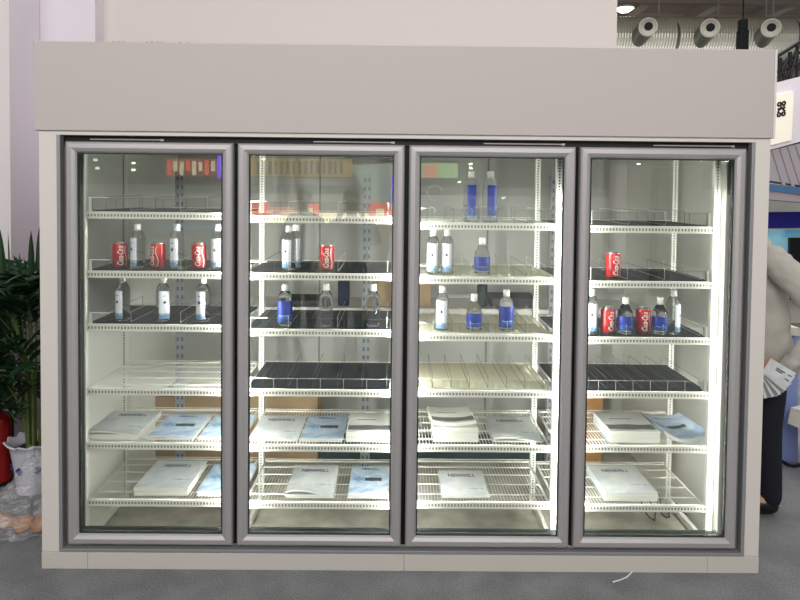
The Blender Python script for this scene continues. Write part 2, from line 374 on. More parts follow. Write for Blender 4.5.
# ------------------------------------------------------------------ shelving inside
YF, YB = .10, .526
mat('rail_slot', (140,138,126), .6)
XP = [-1.4686 + i*.7215 for i in range(5)]
SHY = [[213,272,325,389,443,499.5],[217,274,330,390,445,502],[224,278,335,391,445.5,502],[227,282,338,392,446,505]]
SHX = [150, 320, 490, 645]
SZ = [[at(SHX[b], SHY[b][s], YF).z for s in range(6)] for b in range(4)]
BN = ['leftmost door', 'second door from the left', 'third door from the left', 'rightmost door']
MATK = [['d','d','d','w','w','w'],['n','d','d','d','w','w'],['n','c','c','c','w','w'],['d','d','d','d','w','w']]
NDIV = [6, 6, 8, 8]
def upright(x, name_parent):
    mb1 = MB().box(-.013, .013, YF-.012, YF+.014, .045, 1.86); o = mb1.build('post', SLOT, name_parent, loc=(x,0,0))
    mb2 = MB().box(-.013, .013, YB-.012, YB+.016, .045, 1.88); o = mb2.build('post', SLOT, name_parent, loc=(x,0,0))
    mb3 = MB().box(x-.010, x+.010, YF+.016, YB-.014, .052, .082); mb3.build('foot_bar', M['white'], name_parent)
for b in range(4):
    x0, x1 = XP[b]+.020, XP[b+1]-.020
    rk = thing('wire_shelving', 'white wire shelving of six levels seen behind the '+BN[b], 'shelving', ((x0+x1)/2, (YF+YB)/2, 0.045), group='wire shelving inside the fridge')
    inv = Matrix.Translation(-rk.location)
    hold = bpy.data.objects.new('x', None)
    made = []
    before = set(COL.objects)
    upright(XP[b], None)
    if b == 3: upright(XP[4], None)
    for s in range(6):
        z = SZ[b][s]; k = MATK[b][s]; g = MB(); w = x1-x0
        # grid: depth wires turned down at the front between a top wire and the bottom strip
        n = 46
        for i in range(n):
            x = x0 + w*(i+.5)/n
            g.tube([(x, YB, z), (x, YF, z), (x, YF-.004, z-.018)], .0018, 4, cap=False)
        for yy in [YF + (YB-YF)*t for t in (.18,.42,.66,.86)]: g.tube([(x0, yy, z-.003), (x1, yy, z-.003)], .0034, 6)
        for yy in (YF-.002, YB): g.tube([(x0, yy, z+.001), (x1, yy, z+.001)], .0044, 6)
        for xx in (x0, x1): g.tube([(xx, YF, z), (xx, YB, z)], .0038, 6)
        g.tube([(x0, YB, z), (x0, YB, z+.012), (x1, YB, z+.012), (x1, YB, z)], .002, 5)
        for xx in (x0-.010, x1+.002): g.box(xx, xx+.008, YF+.004, YF+.018, z-.022, z+.004)
        # front rail: a white channel with a row of slots
        ya = YF-.010; z0_, z1_, z2_, z3_ = z-.027, z-.018, z-.006, z+.003
        g.box(x0-.004, x1+.004, ya+.0004, YF-.002, z0_, z3_)
        ns = 46; pw = (x1-x0+.008)/ns
        for i in range(ns):
            xa = x0-.004+i*pw; xm = xa+pw*.42; xb_ = xa+pw
            g.add([(xa,ya,z1_),(xm,ya,z1_),(xm,ya,z2_),(xa,ya,z2_)], [(0,1,2,3)], 0)
            g.add([(xm,ya+.0002,z1_),(xb_,ya+.0002,z1_),(xb_,ya+.0002,z2_),(xm,ya+.0002,z2_)], [(0,1,2,3)], 1)
        g.box(x0-.004, x1+.004, ya-.001, ya+.0003, z0_, z1_).box(x0-.004, x1+.004, ya-.001, ya+.0003, z2_, z3_)
        sh = g.build('shelf', [M['white'], MATS['rail_slot']])
        if k in 'dcn':
            h = .052 if s > 0 else .066
            if k != 'n':
                mm = MB().box(x0+.004, x1-.004, YF+.006, YB-.004, z+.0025, z+.009)
                for i in range(1, NDIV[b]*3):
                    xg = x0+.004+(w-.008)*i/(NDIV[b]*3); mm.box(xg-.0012, xg+.0012, YF+.006, YB-.004, z+.009, z+.0108)
                mm.build('roller_mat', M['cream'] if k == 'c' else M['darkmat'], sh)
            zb = z+.0065 if k != 'n' else z+.001
            for i in range(NDIV[b]):
                xd = x0 + w*(i+.85)/NDIV[b] - .02
                dv = MB().tube([(xd, YF+.010, zb+.005), (xd, YB-.008, zb+.005), (xd, YB-.008, zb+h), (xd, YF+.010, zb+h), (xd, YF+.010, zb+.005)], .0013, 5)
                dv.build('divider', M['white'] if i % 2 and s < 3 else M['greywire'], sh)
            MB().box(x0+.012, x1-.008, YF+.0005, YF+.0025, z+.003, z+h).build('front_guard', ACR, sh)
            gw = MB().tube([(x0+.012, YF, z+h), (x1-.012, YF, z+h)], .0008, 5)
            for i in range(NDIV[b]+1):
                xd = x0+.02+(w-.04)*i/NDIV[b]; gw.tube([(xd, YF, z), (xd, YF, z+h)], .0010, 4)
            gw.build('guard_wire', M['greywire'] if s < 3 else M['white'], sh)
            e = MB().box(x0+.004, x0+.018, YF-.002, YF+.006, z+.002, z+h+.004).box(x0+.018, x0+.095, YF-.002, YF+.002, z+h, z+h+.004)
            if b == 3: e.box(x1-.012, x1-.002, YF-.002, YF+.03, z+.002, z+h)
            e.build('end_bracket', M['white'], sh)
        sh['own'] = 1
    for o in [o for o in COL.objects if o not in before and o.parent is None]:
        o.parent = rk; o.matrix_parent_inverse = inv
        if 'own' in o: del o['own']
    bpy.data.objects.remove(hold)

# ------------------------------------------------------------------ rear slotted angle rack with goods
YR = .92
rr = thing('angle_rack', 'grey slotted steel angle rack against the rear wall behind the wire shelving', 'rack', (0, YR, .045))
for px in (180, 366, 553, 686):
    x = at(px, 330, YR).x
    o = MB().box(-.028, .028, YR-.002, YR+.001, .045, 1.80).box(-.028, -.025, YR, YR+.04, .045, 1.80).build('post', ANGLE, loc=(x,0,0))
    o.parent = rr; o.matrix_parent_inverse = Matrix.Translation(-rr.location)
    if px == 180 or px == 686:
        pass
z3 = at(400, 308, YR).z
xa, xb = at(180, 308, YR).x, at(686, 308, YR).x
o = MB().box(xa, xb, YR+.003, YR+.006, z3-.028, z3).box(xa, xb, YR+.003, YR+.36, z3-.003, z3).build('rack_shelf', M['edge']); o.parent = rr; o.matrix_parent_inverse = Matrix.Translation(-rr.location)
def carton(px0, px1, py0, Y, dep, z0, m, name, label, cat='box', seam=True, h=None):
    a, b_ = at(px0, py0, Y), at(px1, py0, Y)
    z1 = a.z if h is None else z0+h
    c = ((a.x+b_.x)/2, Y+dep/2, z0); w = (b_.x-a.x)/2
    if not seam:
        o = MB().box(-w, w, -dep/2, dep/2, 0, z1-z0).build(name, m, loc=c, bevel=.004); tag(o, label, cat); return o
    t = thing(name, label, cat, c)
    MB().box(-w, w, -dep/2, dep/2, 0, z1-z0-.004).build('carton_body', m, t, bevel=.003)
    MB().box(-w, w, -dep/2, -.002, z1-z0-.004, z1-z0).build('flap', m, t); MB().box(-w, w, .002, dep/2, z1-z0-.004, z1-z0).build('flap', m, t)
    MB().box(-w-.0005, w+.0005, -.022, .022, z1-z0, z1-z0+.0006).build('tape', M['tape'], t)
    return t
carton(146, 226, 397, .96, .30, .0455, M['carton'], 'cardboard_box', 'large closed brown cardboard box on the floor behind the leftmost door')
carton(247, 318, 394, .98, .28, .0455, M['carton'], 'cardboard_box', 'large brown cardboard box on the floor behind the second door from the left')
carton(322, 545, 449, 1.02, .25, .0455, M['teal'], 'storage_crate', 'long low dark teal crate lying on the floor at the rear wall', 'crate', seam=False)
carton(562, 603, 395, 1.0, .26, .0455, M['carton2'], 'cardboard_box', 'tall orange brown cardboard box behind the rightmost door')
carton(640, 668, 446, 1.05, .2, .0455, M['teal'], 'storage_crate', 'small dark crate on the floor behind the rightmost door', 'crate', seam=False)
carton(376, 431, 281, YR+.05, .24, z3+.0005, M['carton'], 'cardboard_box', 'brown cardboard box on the rear rack between the second and third doors')
carton(338, 349, 281, YR+.05, .06, z3+.0005, M['navy'], 'upright_file', 'narrow navy upright file box on the rear rack', 'file box', seam=False)
carton(284, 324, 300, YR+.03, .22, z3+.0005, M['charcoal'], 'folded_bag', 'flat black folded bag on the rear rack left of the navy file box', 'bag', seam=False)
carton(492, 538, 298, YR+.03, .22, z3+.0005, M['charcoal'], 'folded_bag', 'flat dark folded bag on the rear rack behind the third door', 'bag', seam=False)
p = at(482, 300, YR+.08)
ff = MB().lathe([(.026,0),(.03,.004),(.031,.125),(.024,.133),(.024,.15),(.015,.152)], 20).build('tumbler', M['darkgreen'], loc=(p.x, p.y, z3+.0006), smooth=True)
tag(ff, 'dark green tumbler standing on the rear rack behind the third door', 'tumbler')

rnd = random.Random(3); pts = []; c0 = gp(662, 509, .05)
for k in range(26):
    a = k*.62; pts.append((c0.x + .055*cos(a)+.008*k-.09, c0.y+.10*sin(a*1.3)+rnd.uniform(-.02,.02), .052+.003*(k % 2)))
tag(MB().tube(pts, .003, 6).build('loose_cable', M['black'], smooth=True), 'thin black cable lying curled on the fridge floor behind the rightmost door', 'cable')
# ------------------------------------------------------------------ cans
def make_can():
    t = thing('soda_can', 'red soda can', 'can')
    R, H = .0335, .119
    MB().lathe([(.024,0),(.026,.001),(R,.012),(R,.104),(.0285,.115),(.0285,.1155)], 32).build('can_body', M['red'], t, smooth=True)
    l = MB().lathe([(.0290,.1145),(.0292,.119),(.0275,.119),(.026,.1160),(.0,.1158)], 28, cap=False)
    l.box(-.006, .006, -.012, .008, .1162, .1172)
    l.build('lid', M['silver'], t, smooth=True)
    MB().lathe([(.0245,-.0002),(.0262,.0012),(.0285,.004)], 28, cap=False).build('base_rim', M['silver'], t, smooth=True)
    # script lettering running up the can, on two sides
    tv, tf = text_geo('Coca-Cola', .036, .35, .0, 4, .95)
    mb = MB()
    for a0 in (0, pi):
        vs = []
        for x, y, z in tv:
            ang = -pi/2 + a0 - y/R; vs.append(((R+.0005)*cos(ang), (R+.0005)*sin(ang), .058 + x*.60))
        mb.add(vs, tf)
    mb.build('printed_script', M['ink_w'], t)
    rb = MB()
    for a0 in (0, pi):
        vs, fs = [], []
        for i in range(25):
            z = .012+.092*i/24; ang = -pi/2 + a0 + .72 + .16*sin(i/24*2*pi)
            for da in (-.05, .05): vs.append(((R+.0004)*cos(ang+da), (R+.0004)*sin(ang+da), z))
        for i in range(24): fs.append((i*2, i*2+1, i*2+3, i*2+2))
        rb.add(vs, fs)
    rb.build('printed_ribbon', M['ink_w'], t)
    return t
can0 = make_can(); can_used = [False]
def shelf_pos(b, s, px, Y=.155):
    x = at(px, SHY[b][s]-14, Y).x
    z = SZ[b][s] + (.0113 if MATK[b][s] != 'n' else .0048)
    if MATK[b][s] == 'w': z = SZ[b][s]+.0048
    return Vector((x, Y, z))
def place(proto, used, p, rz, label, group):
    o = proto if not used[0] else dup(proto)
    used[0] = True; o.location = p; o.rotation_euler = (0,0,rz); o['label'] = label
    if group: o['group'] = group
    return o
CG = 'red soda cans on the fridge shelves'
for b, s, px, rz, lab in [
    (0,1,120,.5,'leftmost red soda can on the second shelf behind the leftmost door'),
    (0,1,158,-.5,'middle red soda can of three, between two bottles behind the leftmost door'),
    (0,1,199,.15,'rightmost red soda can on the second shelf behind the leftmost door'),
    (1,1,327,.0,'red soda can alone right of two bottles behind the second door'),
    (3,1,613,.1,'red soda can alone on the second shelf behind the rightmost door'),
    (3,2,608,.15,'red soda can beside the leftmost bottle on the third shelf behind the rightmost door'),
    (3,2,643,-.1,'red soda can between two short blue labelled bottles behind the rightmost door')]:
    place(can0, can_used, shelf_pos(b, s, px), rz, lab, CG)

# ------------------------------------------------------------------ bottles
def make_bottle(H, R, kind, square=False):
    t = thing('water_bottle', 'clear bottle', 'bottle')
    k = H/.205
    if kind == 'short': prof = [(R*.8,0),(R,.006),(R*.97,.03),(R,.05),(R*.95,H*.56),(R*.92,H*.62),(R*.55,H*.76),(.0135,H*.82),(.0125,H*.88),(.0125,H*.90)]
    elif kind == 'big': prof = [(R*.85,0),(R,.006),(R,H*.72),(R*.9,H*.78),(R*.5,H*.87),(.0145,H*.90),(.0135,H*.93)]
    else: prof = [(R*.82,0),(R,.006),(R*.94,.016),(R,.026),(R*.95,H*.34),(R,H*.5),(R*.98,H*.70),(R*.85,H*.77),(R*.55,H*.85),(.0135,H*.89),(.0125,H*.92)]
    MB().lathe(prof, 28).build('bottle_body', WATER, t, smooth=True)
    zc = prof[-1][1]; n = 24; c = MB()
    c.lathe([(.0145,zc-.004),(.0150,zc-.002),(.0150,zc+(.018)),(.0138,zc+.020),(.0,zc+.020)], n)
    c.lathe([(.0158,zc-.010),(.0158,zc-.006)], n)
    c.build('cap', M['cap'], t, smooth=True)
    # wrapped label
    Rl = R+.0008; mb = MB()
    if kind == 'white': z0, z1, a0, span = .012, H*.70, -pi/2-.30, .85
    elif kind == 'blue': z0, z1, a0, span = H*.10, H*.63, -pi/2, 1.5
    elif kind == 'big': z0, z1, a0, span = H*.10, H*.74, -pi/2, .62
    elif kind == 'short': z0, z1, a0, span = H*.12, H*.50, -pi/2, 1.45
    else: return t
    na, nz = 28, 40; vs = []
    for j in range(nz+1):
        for i in range(na+1):
            a = a0 - span/1 + 2*span*i/na
            vs.append((Rl*cos(a), Rl*sin(a), z0+(z1-z0)*j/nz))
    for j in range(nz):
        for i in range(na):
            u, v = (i+.5)/na, (j+.5)/nz; mi = 0
            if kind == 'white':
                if v < .20 and noise.noise(Vector((u*6, v*14, 1.))) > -.25: mi = 1
                if v < .09: mi = 1
                if abs(u-.5)*2.2 + abs(v-.60)*6 < .42 and not (u < .47 and v > .63): mi = 2
                if abs(v-.40) < .012 and .42 < u < .60: mi = 2
                if abs(v-.45) < .012 and .46 < u < .57: mi = 1
                if abs(v-.82) < .02 and .40 < u < .63: mi = 1
            else:
                mi = 0
                if v < .35 and noise.noise(Vector((u*9, v*9, 4.))) > .05: mi = 1
                if kind == 'short' and abs(v-.28) < .03 and .3 < u < .7: mi = 2
                if kind == 'blue' and abs(v-.30) < .018 and .25 < u < .75: mi = 2
                if kind == 'big' and v < .06: mi = 2
            q = j*(na+1)+i; mb.add([vs[q], vs[q+1], vs[q+na+2], vs[q+na+1]], [(0,1,2,3)], mi)
    mm = [M['label_w'], M['label_lb'], M['ink']] if kind == 'white' else [M['blue'], M['blue2'], M['label_lb']]
    mb.build('label_wrap', mm, t, smooth=True)
    return t
BOT = {'white': (make_bottle(.202,.0315,'white'), [False]), 'blue': (make_bottle(.186,.034,'blue'), [False]), 'big': (make_bottle(.234,.036,'big'), [False]),
       'short': (make_bottle(.166,.036,'short'), [False]), 'plain': (make_bottle(.19,.031,'plain'), [False])}
BG = {'white':'clear bottles with a slim white label','blue':'bottles with a blue label','big':'tall bottles with a narrow blue label','short':'short bottles with a blue label','plain':'bare clear bottles'}
for kind, b, s, px, rz, Y, lab in [
    ('white',0,1,138,-.35,.15,'clear white labelled bottle between the left and middle cans behind the leftmost door'),
    ('white',0,1,177,-.1,.16,'clear white labelled bottle between the middle and right cans behind the leftmost door'),
    ('white',0,1,218,.1,.15,'rightmost white labelled bottle on the second shelf behind the leftmost door'),
    ('white',0,2,123,-.2,.15,'leftmost white labelled bottle on the third shelf behind the leftmost door'),
    ('white',0,2,163,.9,.15,'middle bottle on the third shelf of the leftmost door, its label turned right'),
    ('white',0,2,203,.0,.15,'rightmost white labelled bottle on the third shelf behind the leftmost door'),
    ('white',1,1,289,-.1,.15,'front white labelled bottle of two standing close together behind the second door'),
    ('white',1,1,296,.25,.245,'rear white labelled bottle half hidden by another behind the second door'),
    ('blue',1,2,285,.0,.15,'blue labelled bottle at the left of the third shelf behind the second door'),
    ('plain',1,2,326,.0,.15,'bare clear bottle in the middle of the third shelf behind the second door'),
    ('plain',1,2,373,.0,.15,'bare clear bottle at the right of the third shelf behind the second door'),
    ('big',2,0,471,.0,.17,'left tall bottle of two alone on the top shelf behind the third door'),
    ('big',2,0,490,.12,.17,'right tall bottle of two alone on the top shelf behind the third door'),
    ('white',2,1,433,.1,.15,'left white labelled bottle of a pair on the second shelf behind the third door'),
    ('white',2,1,447,.1,.16,'right white labelled bottle of a pair on the second shelf behind the third door'),
    ('short',2,1,482,.0,.15,'short blue labelled bottle on the second shelf behind the third door'),
    ('white',2,2,442,.1,.15,'white labelled bottle at the left of the third shelf behind the third door'),
    ('short',2,2,474,.0,.15,'short blue labelled bottle in the middle of the third shelf behind the third door'),
    ('blue',2,2,506,.0,.15,'tall blue labelled bottle at the right of the third shelf behind the third door'),
    ('white',3,2,591,.1,.15,'leftmost white labelled bottle on the third shelf behind the rightmost door'),
    ('short',3,2,625,.1,.15,'short blue labelled bottle between the two cans behind the rightmost door'),
    ('short',3,2,659.5,-.1,.15,'short blue labelled bottle right of both cans behind the rightmost door'),
    ('white',3,2,673,1.0,.15,'rightmost clear bottle on the third shelf, its white label turned away, rightmost door')]:
    proto, u = BOT[kind]; o = place(proto, u, shelf_pos(b, s, px, Y), rz, lab, BG[kind])

# ------------------------------------------------------------------ catalogues
TV, TF = text_geo('NENWELL', .029, 0, 0, 3, 1.05)
T2V, T2F = text_geo('NENWELL', .019, 0, 0, 3, 1.05)
def make_catalogue(kind, w, l, th, curl=0., flare=0., top=True):
    t = thing('catalogue', 'printed catalogue', 'catalogue')
    nx, ny = 14, 12
    def zc(u, v):
        z = curl*(2*u-1)**2*(0.6+.4*(1-v)) + flare*max(0, (.35-v))**1*.25*sin(u*pi*1.3+.4)
        return z
    def pt(u, v, top_):
        return Vector(((u-.5)*w, (v-.5)*l, zc(u, v) + (th if top_ else 0)))
    mb = MB()
    for top_ in (True, False):
        vs = [pt(i/nx, j/ny, top_) for j in range(ny+1) for i in range(nx+1)]
        fs = [(j*(nx+1)+i, j*(nx+1)+i+1, (j+1)*(nx+1)+i+1, (j+1)*(nx+1)+i) for j in range(ny) for i in range(nx)]
        mb.add(vs, fs, 0)
    for e in range(4):
        n = nx if e < 2 else ny
        for i in range(n):
            q = [(i/n, 0),((i+1)/n, 0)] if e == 0 else [(i/n, 1),((i+1)/n, 1)] if e == 1 else [(0, i/n),(0,(i+1)/n)] if e == 2 else [(1, i/n),(1,(i+1)/n)]
            mb.add([pt(*q[0], False), pt(*q[1], False), pt(*q[1], True), pt(*q[0], True)], [(0,1,2,3)], 1 if e != 2 else 0)
    mb.build('paper_block', [{'title':COVER_T,'picture':COVER_P,'photo':COVER_G,'plain':COVER_G}[kind], M['paper']], t)
    def lay(vs, fs, m, name, up=.0006):
        out = [(x, y, zc(x/w+.5, y/l+.5)+th+up) for x, y, *_ in vs]
        MB().add(out, fs).build(name, m, t)
    def patch(u0, u1, v0, v1, name, m, wob=0.):
        n = 12; vs = [((u0+(u1-u0)*i/n-.5)*w, (v0+(v1-v0)*j/3-.5)*l + wob*l*sin(i*.9+j), 0) for j in range(4) for i in range(n+1)]
        fs = [(j*(n+1)+i, j*(n+1)+i+1, (j+1)*(n+1)+i+1, (j+1)*(n+1)+i) for j in range(3) for i in range(n)]
        lay(vs, fs, m, name)
    if top:
        if kind == 'title':
            lay([(x, y*1.5+l*.29, 0) for x, y, z in TV], TF, M['ink'], 'printed_title')
            patch(.60, .90, .27, .31, 'printed_picture', MATS['pale_swirl'], .012)
        elif kind == 'picture':
            lay([(x, y*1.2+l*.38, 0) for x, y, z in T2V], T2F, M['ink'], 'printed_title')
            patch(.38, .82, .44, .56, 'printed_picture', M['teal'], .004)
            patch(.10, .36, .44, .58, 'printed_swirl', M['label_lb'], .03)
        elif kind == 'photo':
            patch(.03, .97, .10, .34, 'printed_photo', MATS['photo_grey'], .012)
            patch(.20, .65, .62, .65, 'printed_title', M['ink'], .002)
    return t
mat('pale_swirl', (176,192,206), .4)
mat('photo_grey', (92,92,92), .3, var=.5, scale=45)
BNs = ['leftmost door', 'second door', 'third door', 'rightmost door']
SN = {4: 'fifth shelf', 5: 'bottom shelf'}
def stack(b, s, x0, x1, kind, n, what, Y0=.125, th=.007, rz=0., zoff=0., curl=0., flare=0., l=.29, nolabel=None, jit=.004):
    z = SZ[b][s]+.0052+zoff; yref = SHY[b][s]-3
    a, c = at(x0, yref, Y0), at(x1, yref, Y0); w = c.x-a.x; cx = (a.x+c.x)/2
    place_ = 'on the '+SN[s]+' behind the '+BNs[b]; grp = 'catalogues '+what+' '+place_
    lower = None
    for i in range(n):
        last = i == n-1
        if last: o = make_catalogue(kind, w, l, th, curl, flare, True)
        elif lower is None: o = lower = make_catalogue(kind if kind != 'title' else 'title', w, l, th, curl, 0, False)
        else: o = dup(lower)
        jx, jy = (0, 0) if last else (random.uniform(-jit, jit), random.uniform(-.002, jit))
        o.location = (cx+jx, Y0+l/2+jy, z+i*(th+.0007)); o.rotation_euler = (0,0,rz+(0 if last else random.uniform(-.01,.01)))
        if n == 1: o['label'] = f'single {what} catalogue {place_}'
        elif last: o['label'] = f'top {what} catalogue of the pile {place_}'; 
        else: o['label'] = f'{what} catalogue under the top one {place_}'
        if n > 2 and not last: o['group'] = grp
    return z+n*(th+.0007)
stack(0,4, 86,138,'title',4,'white titled', flare=.1)
stack(0,4,147,193,'picture',2,'pale blue pictured', flare=.05)
stack(0,4,198,243,'picture',2,'half hidden blue')
stack(0,5,134,188,'title',4,'white titled', th=.009)
stack(0,5,197,243,'picture',3,'half hidden blue')
stack(1,4,249,297,'title',2,'grey titled', flare=.08)
stack(1,4,300,343,'picture',2,'pale blue pictured')
stack(1,4,346,391,'photo',5,'grey photo', l=.24, jit=.002, th=.009)
stack(1,5,285,333,'title',3,'white titled', th=.008, flare=.15)
stack(1,5,348,388,'picture',3,'pale blue pictured')
zt = stack(2,4,433,478,'plain',6,'plain white', l=.21, jit=.002, th=.0105)
stack(2,4,430,475,'photo',2,'curved grey photo', zoff=zt-SZ[2][4]-.0052+.0004, l=.21, rz=.06, curl=.012, Y0=.14)
stack(2,4,494,543,'title',2,'grey titled', flare=.1)
stack(2,5,442,490,'title',1,'grey titled', l=.27)
stack(3,4,610,660,'photo',5,'grey photo', l=.25, jit=.002, th=.010)
stack(3,4,664,707,'picture',3,'curled pale blue', curl=.042, th=.005, l=.29)
stack(3,5,606,658,'title',4,'white titled', th=.009)

# ------------------------------------------------------------------ floor scraps, left corner
c = MB(); pts = [gp(613, 582, .003), gp(620, 580, .003), gp(627, 577, .004), gp(632, 572, .003)]
tag(c.tube(pts, .003, 8).build('cable_tie', M['white'], smooth=True), 'short white plastic tie on the carpet before the rightmost door', 'tie')

# potted palm
pc = gp(34, 487); pc = Vector((at(34, 450, .72).x, .72, 0))
pp = thing('potted_palm', 'tall dark green potted palm between the lavender wall and the fridge', 'plant', pc)
RH = .27
prof_ = [(.075,0),(.085,.005),(.095,.12),(.115,RH-.03),(.122,RH)]
mb = MB(); n = 48; vs = []
full = prof_ + [(.140,RH+.015),(.134,RH+.022),(.112,RH),(.108,RH-.03)]
for j, (r, z) in enumerate(full):
    for k in range(n):
        sc_ = 1 + (.06*cos(k*2*pi/n*12) if j in (5,6) else 0); dz = .008*cos(k*2*pi/n*12) if j in (5,6) else 0
        vs.append((r*sc_*cos(2*pi*k/n), r*sc_*sin(2*pi*k/n), z+dz))
fs = [(j*n+k, j*n+(k+1) % n, (j+1)*n+(k+1) % n, (j+1)*n+k) for j in range(len(full)-1) for k in range(n)] + [tuple(range(n))[::-1]]
mb.add(vs, fs).build('pot', M['pot'], pp, smooth=True)
for k in range(7):
    a = k*2*pi/7; q = MB()
    for da, dz in ((0,0),(.11,.010),(-.11,.010),(0,.020)):
        q.tube([(.100*cos(a+da), .100*sin(a+da), .13+dz), (.106*cos(a+da), .106*sin(a+da), .145+dz)], .009, 6)
    q.build('painted_flower', M['potblue'], pp)
MB().lathe([(.107,RH-.035),(.06,RH-.028),(.0,RH-.026)], 24, cap=False).build('soil', M['soil'], pp)
st = MB(); lf = MB()
def blade(base, dirv, L, W, droop):
    nseg = 6; p = Vector(base); d = Vector(dirv).normalized(); side = d.cross(Vector((0,0,1)))
    if side.length < .1: side = Vector((1,0,0))
    side.normalize(); tw = random.uniform(-.9, .9); side = (Matrix.Rotation(tw, 3, d) @ side)
    vs = []
    for i in range(nseg+1):
        t = i/nseg; w = W*(sin(pi*min(1, t*.92+.08))**.7) if i < nseg else .0006
        nn = side.cross(d).normalized()
        vs += [p-side*w, p+nn*w*.25, p+side*w]
        p = p + d*(L/nseg); d = (d + Vector((0,0,-droop/nseg))).normalized()
    fs = []
    for i in range(nseg): fs += [(i*3, i*3+1, i*3+4, i*3+3), (i*3+1, i*3+2, i*3+5, i*3+4)]
    lf.add(vs, fs)
for k in range(13):
    a = random.uniform(0, 2*pi); r0 = random.uniform(.01,.05); top = random.uniform(.62, 1.22); lean = random.uniform(.02,.15)
    pts = [Vector((r0*cos(a), r0*sin(a), RH-.04))]
    for t in (.33,.66,1.): pts.append(Vector(((r0+lean*t*t)*cos(a), (r0+lean*t*t)*sin(a), RH+(top-RH)*t)))
    st.tube(pts, .008, 7, r2=.004)
    # fronds with leaflets along an arching rib
    for fnd in range(4):
        fa = a + random.uniform(-1.4,1.4); p = pts[-1] - Vector((0,0,random.uniform(0,.58))); d = Vector((cos(fa)*.45, sin(fa)*.45, 1)).normalized()
        rib = [p.copy()]; L = random.uniform(.26,.44)
        for i in range(7):
            p = p + d*(L/7); d = (d + Vector((cos(fa)*.05, sin(fa)*.05, -.13))).normalized(); rib.append(p.copy())
        st.tube(rib, .0035, 5, r2=.0012)
        for i in range(1, 8):
            dd = (rib[i]-rib[i-1]).normalized(); sd = dd.cross(Vector((0,0,1))).normalized()
            for sgn in (-1, 1):
                blade(rib[i], dd*.8 + sd*sgn*.7, random.uniform(.18,.30), random.uniform(.011,.018), random.uniform(.2,.9))
        blade(rib[-1], d, .2, .011, .4)
for g_ in (st, lf):
    lim = XL - .012 - pc.x
    g_.v = [(v[0], min(v[1], .235-random.random()*.003), v[2]) for v in g_.v]
    g_.v = [(min(v[0], lim - .04*math.exp(-max(0, v[0]-lim)*8)*0 - random.random()*.003), v[1], v[2]) if v[0] > lim else v for v in g_.v]
for (dx, hz, L_) in ((-.17,1.05,.42),(-.10,1.12,.34),(-.055,1.0,.34),(.0,1.08,.38),(.03,1.12,.36),(-.2,.9,.4),(-.13,.8,.42)):
    blade((dx*.8, random.uniform(-.08,.05), hz), (dx*.3, 0, 1), L_, .017, .05)
st.build('cane', M['stem'], pp, smooth=True); lf.build('foliage', M['leaf'], pp)

# plastic carrier bag with snacks beside the pot
bc = gp(20, 528); bt = thing('plastic_bag', 'crumpled clear plastic bag with orange wrappers on the carpet before the pot', 'bag', (bc.x, bc.y, 0))
bm = bmesh.new(); bmesh.ops.create_icosphere(bm, subdivisions=5, radius=1)
for v in bm.verts:
    c0 = v.co.copy(); nn = noise.noise(c0*2.2)*.20 + abs(noise.noise(c0*6))*.16 + noise.noise(c0*14)*.05
    top = max(0, c0.z); r = 1+nn
    x = c0.x*.175*r*(1-.5*top) + .075*top**2; y = c0.y*.13*r*(1-.4*top); z = max(-.30, c0.z)*.20*r
    z = (z+.062) if c0.z < 0 else .062 + c0.z*(.19+.13*top**3)*r
    v.co = (x, y, max(.002, z))
me = bpy.data.meshes.new('film'); bm.to_mesh(me); bm.free(); me.materials.append(BAG)
for p_ in me.polygons: p_.use_smooth = True
fo = bpy.data.objects.new('film', me); COL.objects.link(fo); fo.parent = bt
OW = mat('orange_wrapper', (196,140,96), .5, var=.3, scale=25)
for k in range(5):
    o = MB().lathe([(.0,0),(.03,.004),(.05,.02),(.045,.04),(.02,.052),(.0,.055)], 14, cap=False).build('wrapper', OW, bt, loc=(-.10+.05*k, random.uniform(-.04,.03), .006+.01*(k % 2)), rot=(random.uniform(-.3,.3),.2,k), smooth=True)
# extinguisher
ex = thing('fire_extinguisher', 'red fire extinguisher standing at the left of the potted palm', 'fire extinguisher', (at(0, 470, .80).x, .80, 0))
MB().lathe([(.058,0),(.062,.01),(.062,.36),(.055,.385),(.03,.405),(.02,.415),(.02,.43)], 32).build('cylinder_body', M['exred'], ex, smooth=True)
MB().box(-.02,.02,-.03,.03,.43,.45).tube([(0,-.02,.45),(0,.07,.475)], .007, 8).tube([(0,-.02,.455),(0,.06,.50)], .007, 8).build('valve_handle', M['blackm'], ex, bevel=.002)
MB().tube([(.02,0,.44),(.06,.0,.43),(.075,0,.36),(.07,0,.2),(.066,0,.12)], .008, 8).build('hose', M['blackm'], ex, smooth=True)
MB().lathe([(.064,0),(.064,.02)], 32).build('foot_ring', M['blackm'], ex)

